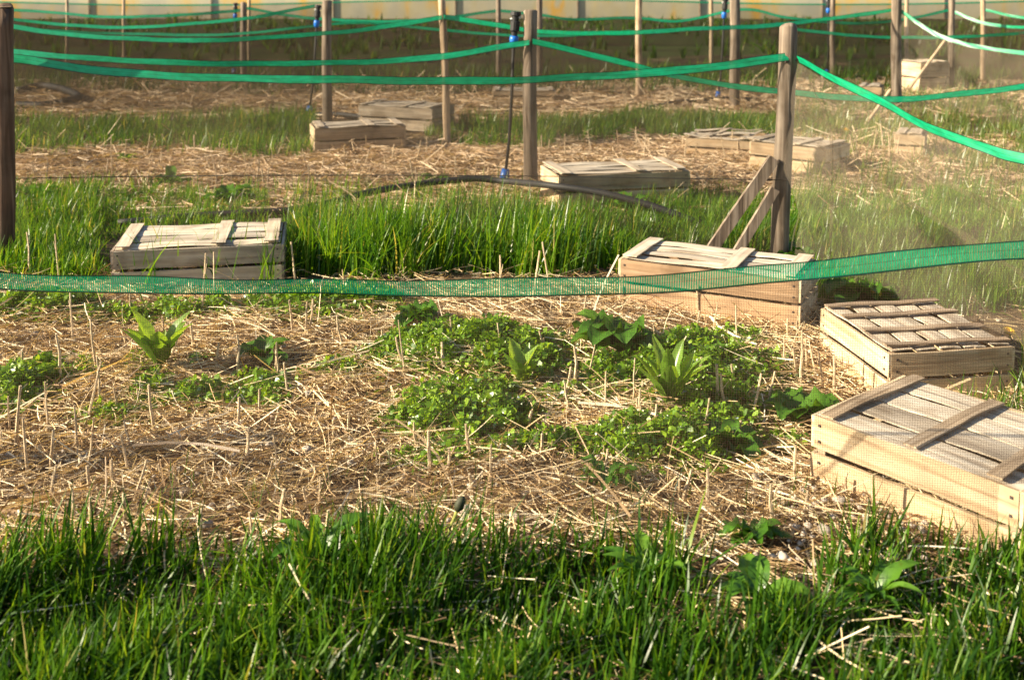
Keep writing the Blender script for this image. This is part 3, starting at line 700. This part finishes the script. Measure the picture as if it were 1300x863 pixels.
for fold in ([(1006,133),(1060,165),(1110,190),(1166,214),(1230,246),(1300,275),(1400,300)],[(1010,150),(1060,200),(1110,235),(1160,262),(1200,285),(1245,315),(1300,350)],[(1030,110),(1052,160),(1056,240),(1054,310),(1056,385)]):
    P_=catmull([onside(*q) for q in fold],6); V=[];uv=[];a_=0
    for i_,p_ in enumerate(P_):
        for q_ in range(5): V.append((p_.x+0.006*math.sin(i_*.8+q_),p_.y-0.012*math.sin(q_*math.pi/4),p_.z+(q_-2)*0.006*(1+.3*math.sin(i_*.5)))); uv.append((i_*.03,q_*.011))
    npmesh('loose_fold',V,[(i_*5+j_,i_*5+5+j_,i_*5+6+j_,i_*5+j_+1) for i_ in range(len(P_)-1) for j_ in range(4)],M['net_mid'],sidenet,smooth=True,uv=uv)
YC=G(673,241).y-0.04
net(pd([(-420,30),(-200,48),(18,66),(133,76),(290,81),(433,80),(560,72),(655,57),(672,54)],YC),'second cross net ending at the grey post by the tall sprinkler',M['net_mid'],M['band'],bw=0.034)
net(pd([(676,53),(766,74),(866,98),(933,110),(1013,119),(1120,126),(1200,122),(1300,110),(1450,85),(1600,50)],YC,YC-0.25),'net sagging deeply rightwards from the grey post behind the braced post',M['net_mid'],M['band'],bw=0.034)
YD=G(569,186).y-0.03
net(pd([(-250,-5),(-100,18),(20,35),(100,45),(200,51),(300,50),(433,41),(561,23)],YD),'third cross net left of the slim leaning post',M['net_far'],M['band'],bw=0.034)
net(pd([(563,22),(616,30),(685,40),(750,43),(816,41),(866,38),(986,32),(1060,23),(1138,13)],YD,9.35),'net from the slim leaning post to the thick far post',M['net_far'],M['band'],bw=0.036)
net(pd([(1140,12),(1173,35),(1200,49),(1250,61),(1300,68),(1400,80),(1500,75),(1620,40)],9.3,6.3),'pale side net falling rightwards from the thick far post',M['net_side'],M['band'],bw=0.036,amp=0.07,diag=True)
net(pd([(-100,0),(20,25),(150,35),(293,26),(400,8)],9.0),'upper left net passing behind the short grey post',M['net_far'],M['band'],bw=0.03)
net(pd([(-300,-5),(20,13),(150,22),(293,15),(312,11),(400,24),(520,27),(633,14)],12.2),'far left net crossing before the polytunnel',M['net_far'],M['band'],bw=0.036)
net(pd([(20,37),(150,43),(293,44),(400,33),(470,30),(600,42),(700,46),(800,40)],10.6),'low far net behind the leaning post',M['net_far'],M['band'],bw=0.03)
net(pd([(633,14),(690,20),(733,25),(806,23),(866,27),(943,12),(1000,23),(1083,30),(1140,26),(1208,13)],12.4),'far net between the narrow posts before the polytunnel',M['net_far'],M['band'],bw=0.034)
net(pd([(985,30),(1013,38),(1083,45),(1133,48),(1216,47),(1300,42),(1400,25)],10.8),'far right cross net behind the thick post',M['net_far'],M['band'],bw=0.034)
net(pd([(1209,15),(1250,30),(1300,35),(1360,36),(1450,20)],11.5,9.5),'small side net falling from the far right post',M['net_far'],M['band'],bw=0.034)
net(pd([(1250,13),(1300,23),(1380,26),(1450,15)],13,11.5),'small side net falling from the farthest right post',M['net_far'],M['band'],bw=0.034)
net([Vector((-24,19,0.85)),Vector((-18,19,0.74)),Vector((-12,19,0.84)),Vector((-6,19,0.73)),Vector((0,19,0.84)),Vector((6,19,0.74)),Vector((12,19,0.85)),Vector((18,19,0.73)),Vector((24,19,0.85))],'farthest long net before the polytunnel',M['net_far'],M['band'],bw=0.03,sub=6)

# ------------------------------------------------------------------ sprinklers and pipes
def sprinkler(bx,by,tx,ty,label,head=0.13):
    b=G(bx,by); T=D(tx,ty,b.y); root=empty('sprinkler_riser',(b.x,b.y,float(ghw(b.x,b.y)))); tag(root,label,'sprinkler','upright garden sprinklers on thin black pipes')
    T=T-b; d=T.normalized(); hb=T-d*head*1.5
    m=MB(); m.tube([Vector((0,0,0.02)),hb*0.33+Vector((0.010,0,0)),hb*0.66+Vector((0.008,0,0)),hb],0.009,8); m.build('riser_pipe',M['black'],root,smooth=True)
    m=MB(); m.tube([hb+d*0.0,hb+d*0.012,hb+d*0.045,hb+d*0.06],[0.014,0.022,0.025,0.022],12); m.build('coupling',M['blue'],root,smooth=True)
    q=hb+d*0.06
    m=MB(); m.tube([q,q+d*0.02,q+d*0.03,q+d*0.075,q+d*0.08],[0.016,0.018,0.026,0.026,0.022],12); m.tube([q+d*0.08,q+d*0.105,q+d*0.11],[0.018,0.020,0.030],12); m.tube([q+d*0.11,q+d*0.13],[0.030,0.028],12); hd_=m.build('sprinkler_head',M['black'],root)
    m=MB(); m.tube([q+d*0.088+Vector((-0.028,-0.0,0)),q+d*0.1+Vector((0.03,-.0,0))],0.007,8); m.build('nozzle',M['white'],hd_)
    m=MB(); m.tube([Vector((0,0,0.055))+d*0.0,d*0.07+Vector((0,0,0)),d*0.105],[0.026,0.026,0.02],12); m.build('coupling',M['blue'],root,smooth=True)
    m=MB(); m.tube([(0,0,-0.01),(0,0,0.055)],0.024,10); m.tube([(-0.06,0,0.018),(0.06,0,0.018)],0.022,10); m.build('tee_fitting',M['black'],root)
    return b
s1=sprinkler(640,241,655,16,'tallest sprinkler with blue couplings beside the grey post')
s2=sprinkler(392,146,404,2,'sprinkler with blue coupling behind the beige crate')
s3=sprinkler(911,131,921,-2,'sprinkler with blue coupling left of the braced post')
s4=sprinkler(297,98,299,3,'far sprinkler at the short grey post on the left')
s5=sprinkler(1049,101,1052,-3,'far sprinkler with blue coupling right of the braced post')
def pipe(pxs,r,label,z=0.025):
    pts=[]
    for q in pxs:
        p=G(q[0],q[1]); pts.append(Vector((p.x,p.y,z+(q[2] if len(q)>2 else 0)+float(ghw(p.x,p.y)))))
    pts=catmull(pts,8); m=MB(); m.tube(pts,r,10); tag(m.build('irrigation_pipe',M['black'],smooth=True),label,'pipe','black irrigation pipes on the ground')
pipe([(150,285),(260,280),(380,274),(470,262,.03),(540,256,.05),(600,253,.06),(640,254,.065),(670,264,.085),(700,275,.095),(760,281,.095),(820,285,.06),(860,288,.02),(890,290,-.02)],0.017,'black pipe lying along the tall grass through the foot of the tall sprinkler',0.03)
pipe([(318,160),(345,152),(392,149),(430,152),(470,158)],0.02,'curved black pipe at the foot of the sprinkler behind the beige crate',0.04)
pipe([(700,168),(745,160),(800,148),(850,139),(911,133),(960,131)],0.02,'black pipe rising through grass toward the sprinkler left of the braced post',0.04)
pipe([(22,122,.02),(60,121,.05),(100,132,.02),(60,139,.0),(22,137,.0)],0.035,'thick dark pipe loop behind the left end of the grass strip',0.04)

# ------------------------------------------------------------------ leafy plants
def leafgrid(mb, base, az, L, W, arch, stand, nl=8, nw=6, crinkle=0.06, stemf=0.15, seed=0):
    rs=random.Random(seed); h=Vector((math.cos(az),math.sin(az),0)); sd=Vector((-math.sin(az),math.cos(az),0)); vs=[];fs=[]
    ph=rs.uniform(0,6); c=Vector(base); ang=stand
    cs=[c.copy()]
    for i in range(nl):
        ang_i=stand-(stand+arch)*((i+1)/nl)**1.5*1.0 if True else 0
        c=c+(h*math.cos(ang_i)+Vector((0,0,1))*math.sin(ang_i))*(L/nl); cs.append(c.copy())
    for i,p in enumerate(cs):
        t=i/nl; prof=(0.12 if t<stemf else max(0.05,math.sin(math.pi*min(1,((t-stemf)/(1-stemf))**0.8*0.93+0.06))**0.7))
        d=(cs[min(i+1,nl)]-cs[max(i-1,0)]).normalized(); nm=sd.cross(d)
        for j in range(nw+1):
            q=j/nw*2-1; fold=0.22*abs(q)**1.3
            cr=crinkle*(math.sin(i*2.4+ph+q*2.2)+math.sin(i*3.9-q*4.3+ph))*abs(q)
            ed=1+0.10*math.sin(i*2.9+ph+(3 if q<0 else 0))*(abs(q)>0.9)
            vs.append(p+sd*(q*W/2*prof*ed)-nm*(W*(-fold+cr)*prof*0.9)*(-1))
    for i in range(nl):
        for j in range(nw): fs.append((i*(nw+1)+j,i*(nw+1)+j+1,(i+1)*(nw+1)+j+1,(i+1)*(nw+1)+j))
    mb.add(vs,fs)
def rosette(name,px,py,hpx,wpx,n,label,cat,mat='leaf',stand=(0.5,1.3),wid=0.42,seed=0,group=None,crink=0.07,arch=0.5):
    b=G(px,py); s=b.y/FPX; rs=random.Random(seed); m=MB(); n=int(n*1.9)
    root_z=float(ghw(b.x,b.y))+0.015
    for k in range(n):
        az=2.4*k+rs.uniform(-.35,.35); L=1.12*max(hpx,wpx*0.6)*s*rs.uniform(0.55,1.15)
        lw=L*wid*rs.uniform(0.8,1.25)
        leafgrid(m,(0,0,0),az,L,lw,(arch*rs.uniform(0.2,1.3) if arch>0.15 else -rs.uniform(.5,1.0)),rs.uniform(*stand),crinkle=crink*1.7,seed=seed*50+k)
    o=m.build(name,M[mat],smooth=True); o.location=(b.x,b.y,root_z); tag(o,label,cat,group); return o
G1='leafy plants growing through the straw'
rosette('lettuce',203,468,70,80,9,'tall pale upright lettuce at the left of the nearest bed','lettuce','lettuce',(0.9,1.45),0.30,1,G1,0.03,0.0)
rosette('leafy_plant',332,458,38,60,9,'compact ruffled plant right of the pale upright lettuce','plant','leaf',(0.5,1.3),0.5,2,G1)
rosette('leafy_plant',524,418,38,66,9,'broad leaved plant just below the green band in mid photo','plant','leaf',(0.3,1.2),0.55,3,G1,0.08,0.7)
rosette('leafy_plant',786,456,72,100,12,'largest dark green plant left of the crate under the braced post','plant','leaf',(0.7,1.45),0.5,4,G1,0.08,0.6)
rosette('lettuce',662,494,52,40,8,'small bright upright lettuce in the middle of the weed mats','lettuce','lettuce',(0.9,1.5),0.36,5,G1,0.04,0.1)
rosette('lettuce',848,528,76,50,10,'narrow yellow green lettuce standing among weeds right of centre','lettuce','lettuce',(1.05,1.5),0.24,6,G1,0.03,0.1)
rosette('leafy_plant',1012,530,46,90,12,'round ruffled plant left of the large pale crate','plant','leaf',(0.3,1.2),0.6,7,G1,0.1,0.8)
rosette('leafy_plant',922,572,48,80,10,'dark broad leaved plant at the right edge of the weed mats','plant','leaf',(0.3,1.2),0.5,8,G1,0.1,0.9)
rosette('leafy_plant',772,624,38,80,7,'small low plant alone in the straw below the weed mats','plant','leaf',(0.15,1.1),0.36,9,G1,0.1,0.6)
rosette('leafy_plant',955,698,40,85,9,'bright low plant in straw at the bottom beside the yellow flower','plant','leaf',(0.2,1.1),0.42,10,G1,0.1,0.8)
rosette('leafy_plant',405,738,85,95,8,'large toothed leaf clump in the near grass','plant','leaf',(0.9,1.4),0.2,11,G1,0.05,0.3)
rosette('leafy_plant',895,470,46,60,8,'upright leafy plant above the right hand weed mat','plant','leaf',(0.6,1.3),0.5,12,G1,0.1,0.5)
rosette('leafy_plant',1095,385,40,100,9,'dark broad plant behind the square slatted crate','plant','leaf',(0.2,1.1),0.5,13,G1,0.08,0.7)
rosette('leafy_plant',1012,330,38,70,9,'dark leafy plant at the foot of the braced post','plant','leaf',(0.3,1.2),0.5,14,G1,0.08,0.7)
rosette('leafy_plant',800,275,26,60,9,'low leafy plant between the tall grass and the grey brown crate','plant','leaf',(0.3,1.2),0.4,15,G1)
rosette('leafy_plant',218,234,14,50,8,'tiny plant in the second bed above the pale crate','plant','leaf',(0.3,1.2),0.4,16,G1)
rosette('leafy_plant',160,206,12,26,7,'tiny yellow green plant at the front of the far grass strip','plant','lettuce',(0.3,1.2),0.4,17,G1)
rosette('leafy_plant',290,262,34,60,9,'dark bushy weed right behind the pale crate','plant','leaf',(0.5,1.3),0.4,18,G1)
rosette('leafy_plant',40,258,34,60,9,'dark bushy weed beside the thick dark post','plant','leaf',(0.5,1.3),0.35,19,G1)
rosette('leafy_plant',255,452,14,34,5,'single low leaf right of the pale upright lettuce','plant','leaf',(0.1,0.5),0.4,20,G1)
rosette('leafy_plant',820,760,70,90,7,'coarse leaf clump in the near grass right of centre','plant','leaf',(0.7,1.3),0.25,21,G1,0.05,0.3)
rosette('leafy_plant',960,790,60,110,8,'dark broad weed at the bottom edge below the yellow flower','plant','leaf',(0.4,1.1),0.4,22,G1,0.05,0.5)
rosette('leafy_plant',1110,790,70,90,7,'dark broad weed at the bottom edge below the large crate','plant','leaf',(0.8,1.35),0.22,23,G1,0.05,0.4)
rosette('leafy_plant',555,236,24,30,7,'small upright weed left of the foot of the tall sprinkler','plant','leaf',(0.6,1.3),0.4,24,G1)
# dandelions
def dandelion(px,pyb,pyt,label,bud=False,topx=None):
    b=G(px,pyb); T=D(topx or px,pyt,b.y)-b; root=empty('dandelion',(b.x,b.y,0)); tag(root,label,'dandelion')
    m=MB(); m.tube([(0,0,0),T*0.5+Vector((0.004,0,0)),T],0.0028,6); m.build('stem',M['stem'],root)
    if bud:
        m=MB(); 
        d=T.normalized(); m.tube([T,T+d*0.008,T+d*0.022,T+d*0.03],[0.005,0.010,0.0085,0.004],10); m.build('bud',M['bud'],root,smooth=True)
    else:
        m=MB(); d=Vector((0.1,-0.4,0.9)).normalized(); a=d.cross(Vector((1,0,0))).normalized(); c=d.cross(a)
        for k in range(70):
            an=k*2.4; r=0.0155*math.sqrt(k/70); q=(a*math.cos(an)+c*math.sin(an)); e=(d*(0.8-0.6*k/70)+q*(0.3+0.9*k/70)).normalized()
            p=T+q*r*0.5; sdv=e.cross(d+Vector((0.01,0,0)))
            if sdv.length<1e-3: continue
            sdv.normalize(); l=0.008+0.006*k/70
            m.add([p-sdv*.0008,p+sdv*.0008,p+e*l+sdv*.0015,p+e*l-sdv*.0015],[(0,1,2,3)])
        m.build('flower_head',M['yellow'],root)
dandelion(1027,345,328,'yellow dandelion just above the green band right of the braced post')
dandelion(1112,392,372,'yellow dandelion behind the square slatted crate')
dandelion(1281,432,421,'yellow dandelion at the right edge above the square crate')
dandelion(1258,492,478,'yellow dandelion in front of the square slatted crate')
dandelion(1074,180,165,'small yellow dandelion behind the side net')
dandelion(946,722,708,'yellow flower low in the straw at the bottom of the photo')
dandelion(548,716,648,'closed dark dandelion bud on a long pale stem in the near grass',bud=True,topx=580)

# ------------------------------------------------------------------ dry stalks
random.seed(99)
vars_=[]
for k in range(10):
    m=MB(); h=1.0; bx=random.uniform(-.10,.10); by=random.uniform(-.05,.05)
    kink=random.uniform(-.015,.015)
    m.tube([(0,0,-0.1),(kink,0,0.3),(bx*0.55-kink,by*0.5,0.62),(bx,by,1.0)],[0.030,0.028,0.024,0.021+random.uniform(-.006,.004)],6)
    if k%3==0: m.tube([(bx*0.4-kink,by*.5,0.6),(bx*0.4+0.12,by,0.85)],[0.012,0.006],5)
    me=bpy.data.meshes.new('dry_stalk'); me.from_pydata(m.v,[],m.f); me.materials.append(M['stalk']); me.update(); vars_.append(me)
def stalk(px,py,hpx,label,group,lean=0.12):
    hpx*=1.2
    b=G(px,py); h=hpx*b.y/FPX
    o=bpy.data.objects.new('dry_stalk',random.choice(vars_)); COL.objects.link(o)
    o.location=(b.x,b.y,float(ghw(b.x,b.y))); rr=1.0 if b.y<4.5 else 1.15
    tk=min(2.6,max(0.35,0.0026*rr*random.uniform(0.8,1.4)/(0.028*h)))*1.0
    o.scale=(h*tk*1.25,h*tk*1.25,h); o.rotation_euler=(random.gauss(0,lean*0.7),random.gauss(0.03,lean),random.uniform(0,6.28))
    tag(o,label,'stalk',group)
L1='thin dry broken stalk sticking up from the straw of the nearest bed'
L2='thin dry broken stalk sticking up from the straw of the second bed'
L3='blurred dry stalk sticking up in the third bed'
spots=[(40,352,50),(75,355,52),(92,430,55),(110,525,70),(122,470,60),(82,480,55),(272,392,62),(215,455,35),(197,545,62),(180,425,30),(165,400,28),(257,402,70),
 (375,360,44),(372,425,45),(394,425,42),(432,440,40),(514,480,62),(510,470,36),(545,605,50),(597,590,45),(600,640,35),(688,588,30),(637,405,62),(676,400,60),(700,395,68),
 (735,500,48),(740,420,36),(768,535,50),(803,520,55),(812,545,42),(880,450,40),(886,498,36),(912,520,52),(919,523,46),(955,530,50),(975,515,40),(995,470,36),(1012,418,40),
 (1018,492,66),(950,410,34),(935,440,40),(905,428,36),(886,406,34),(1003,420,34),(1024,470,40),(1036,478,44),(1045,490,42),(1060,500,46),(1012,480,38),(978,680,60),
 (1007,620,45),(1020,670,34),(1110,670,52),(895,545,40),(830,560,36),(60,540,60),(20,560,70),(35,600,66),(65,590,45),(12,540,42),(98,560,52),(150,520,40),(128,510,62),
 (62,650,46),(170,640,50),(135,640,40),(245,440,30),(300,470,36),(305,455,30),(350,470,28),(420,620,30),(320,690,38),(255,690,42),(480,620,22),(575,440,26),(558,470,24),(720,505,30),(930,500,32),(1000,440,28),(868,640,36),(1075,640,24)]
for s_ in spots: stalk(*s_,L1,'dry stalks in the nearest bed')
for k in range(80):
    px=random.uniform(-20,1035); py=random.uniform(400,690)
    if px>1000 and py>500: px-=200
    stalk(px,py,random.choice((0.6,1,1))*random.uniform(16,40)*(0.6+py/1000),L1,'dry stalks in the nearest bed',0.2)
for k in range(80):
    px=random.uniform(25,985); py=random.uniform(196,246)
    if 690<px<890 and py>205: py=random.uniform(190,204)
    stalk(px,py,random.uniform(14,30),L2,'dry stalks in the second bed',0.18)
for k in range(14): stalk(random.uniform(1045,1140),random.uniform(190,212),random.uniform(18,34),L2,'dry stalks in the second bed')
for k in range(30): stalk(random.uniform(30,980),random.uniform(125,152),random.uniform(9,20),L3,'dry stalks in the third bed')

# ------------------------------------------------------------------ polytunnel
root=empty('polytunnel',(0,34,0)); tag(root,'long polytunnel with hazy plastic cover closing off the garden','polytunnel')
V=[];n=18; F=[]; xx=np.linspace(-34,34,80)
for i,x in enumerate(xx):
    for k in range(n+1):
        a=math.pi*k/n; V.append((x,2.8-2.8*math.cos(a)*1.0,2.9*math.sin(a)**0.85+0.0+0.02*math.sin(x*2.1+k)))
for i in range(79):
    for k in range(n): F.append((i*(n+1)+k,(i+1)*(n+1)+k,(i+1)*(n+1)+k+1,i*(n+1)+k+1))
npmesh('plastic_cover',V,F,M['poly'],root,smooth=True)
for q in range(18):
    x=-33+q*3.9; m=MB(); m.tube([(x,2.8-2.83*math.cos(math.pi*k/n),2.93*math.sin(math.pi*k/n)**0.85) for k in range(n+1)],0.025,6); m.build('hoop',M['post'],root)

# ------------------------------------------------------------------ light
SUN_EL=R(25); SUN_AZ=R(180+11)   # direction towards the sun measured from +x anticlockwise
sv=Vector((math.cos(SUN_EL)*math.cos(SUN_AZ),math.cos(SUN_EL)*math.sin(SUN_AZ),math.sin(SUN_EL)))
ld=bpy.data.lights.new('sun','SUN'); ld.energy=5.0; ld.angle=R(0.5); ld.color=(1.0,0.85,0.62)
lo=bpy.data.objects.new('sun',ld); COL.objects.link(lo); lo.rotation_euler=sv.to_track_quat('Z','Y').to_euler()
wd=bpy.data.worlds.new('World'); scene.world=wd; wd.use_nodes=True; nt=wd.node_tree; nt.nodes.clear()
sky=nt.nodes.new('ShaderNodeTexSky'); sky.sky_type='NISHITA'; sky.sun_disc=False; sky.sun_elevation=SUN_EL; sky.sun_rotation=math.pi/2-SUN_AZ
bg=nt.nodes.new('ShaderNodeBackground'); bg.inputs[1].default_value=0.055; o=nt.nodes.new('ShaderNodeOutputWorld')
nt.links.new(sky.outputs[0],bg.inputs[0]); nt.links.new(bg.outputs[0],o.inputs[0])

# ------------------------------------------------------------------ camera
cd=bpy.data.cameras.new('camera'); co=bpy.data.objects.new('camera',cd); COL.objects.link(co)
co.location=(0,0,HC); co.rotation_euler=(math.pi/2-TILT,0,0)
cd.sensor_width=36; cd.lens=FPX/1300*36; cd.shift_y=(CY-431.5)/1300; cd.clip_start=0.05; cd.clip_end=500
cd.dof.use_dof=True; cd.dof.focus_distance=2.9; cd.dof.aperture_fstop=5.0
scene.camera=co
scene.view_settings.view_transform='Standard'; scene.view_settings.look='None'; scene.view_settings.exposure=1.5; scene.view_settings.gamma=1
scene.cycles.transparent_max_bounces=40; scene.cycles.max_bounces=6; scene.cycles.transmission_bounces=4
scene.cycles.use_denoising=True
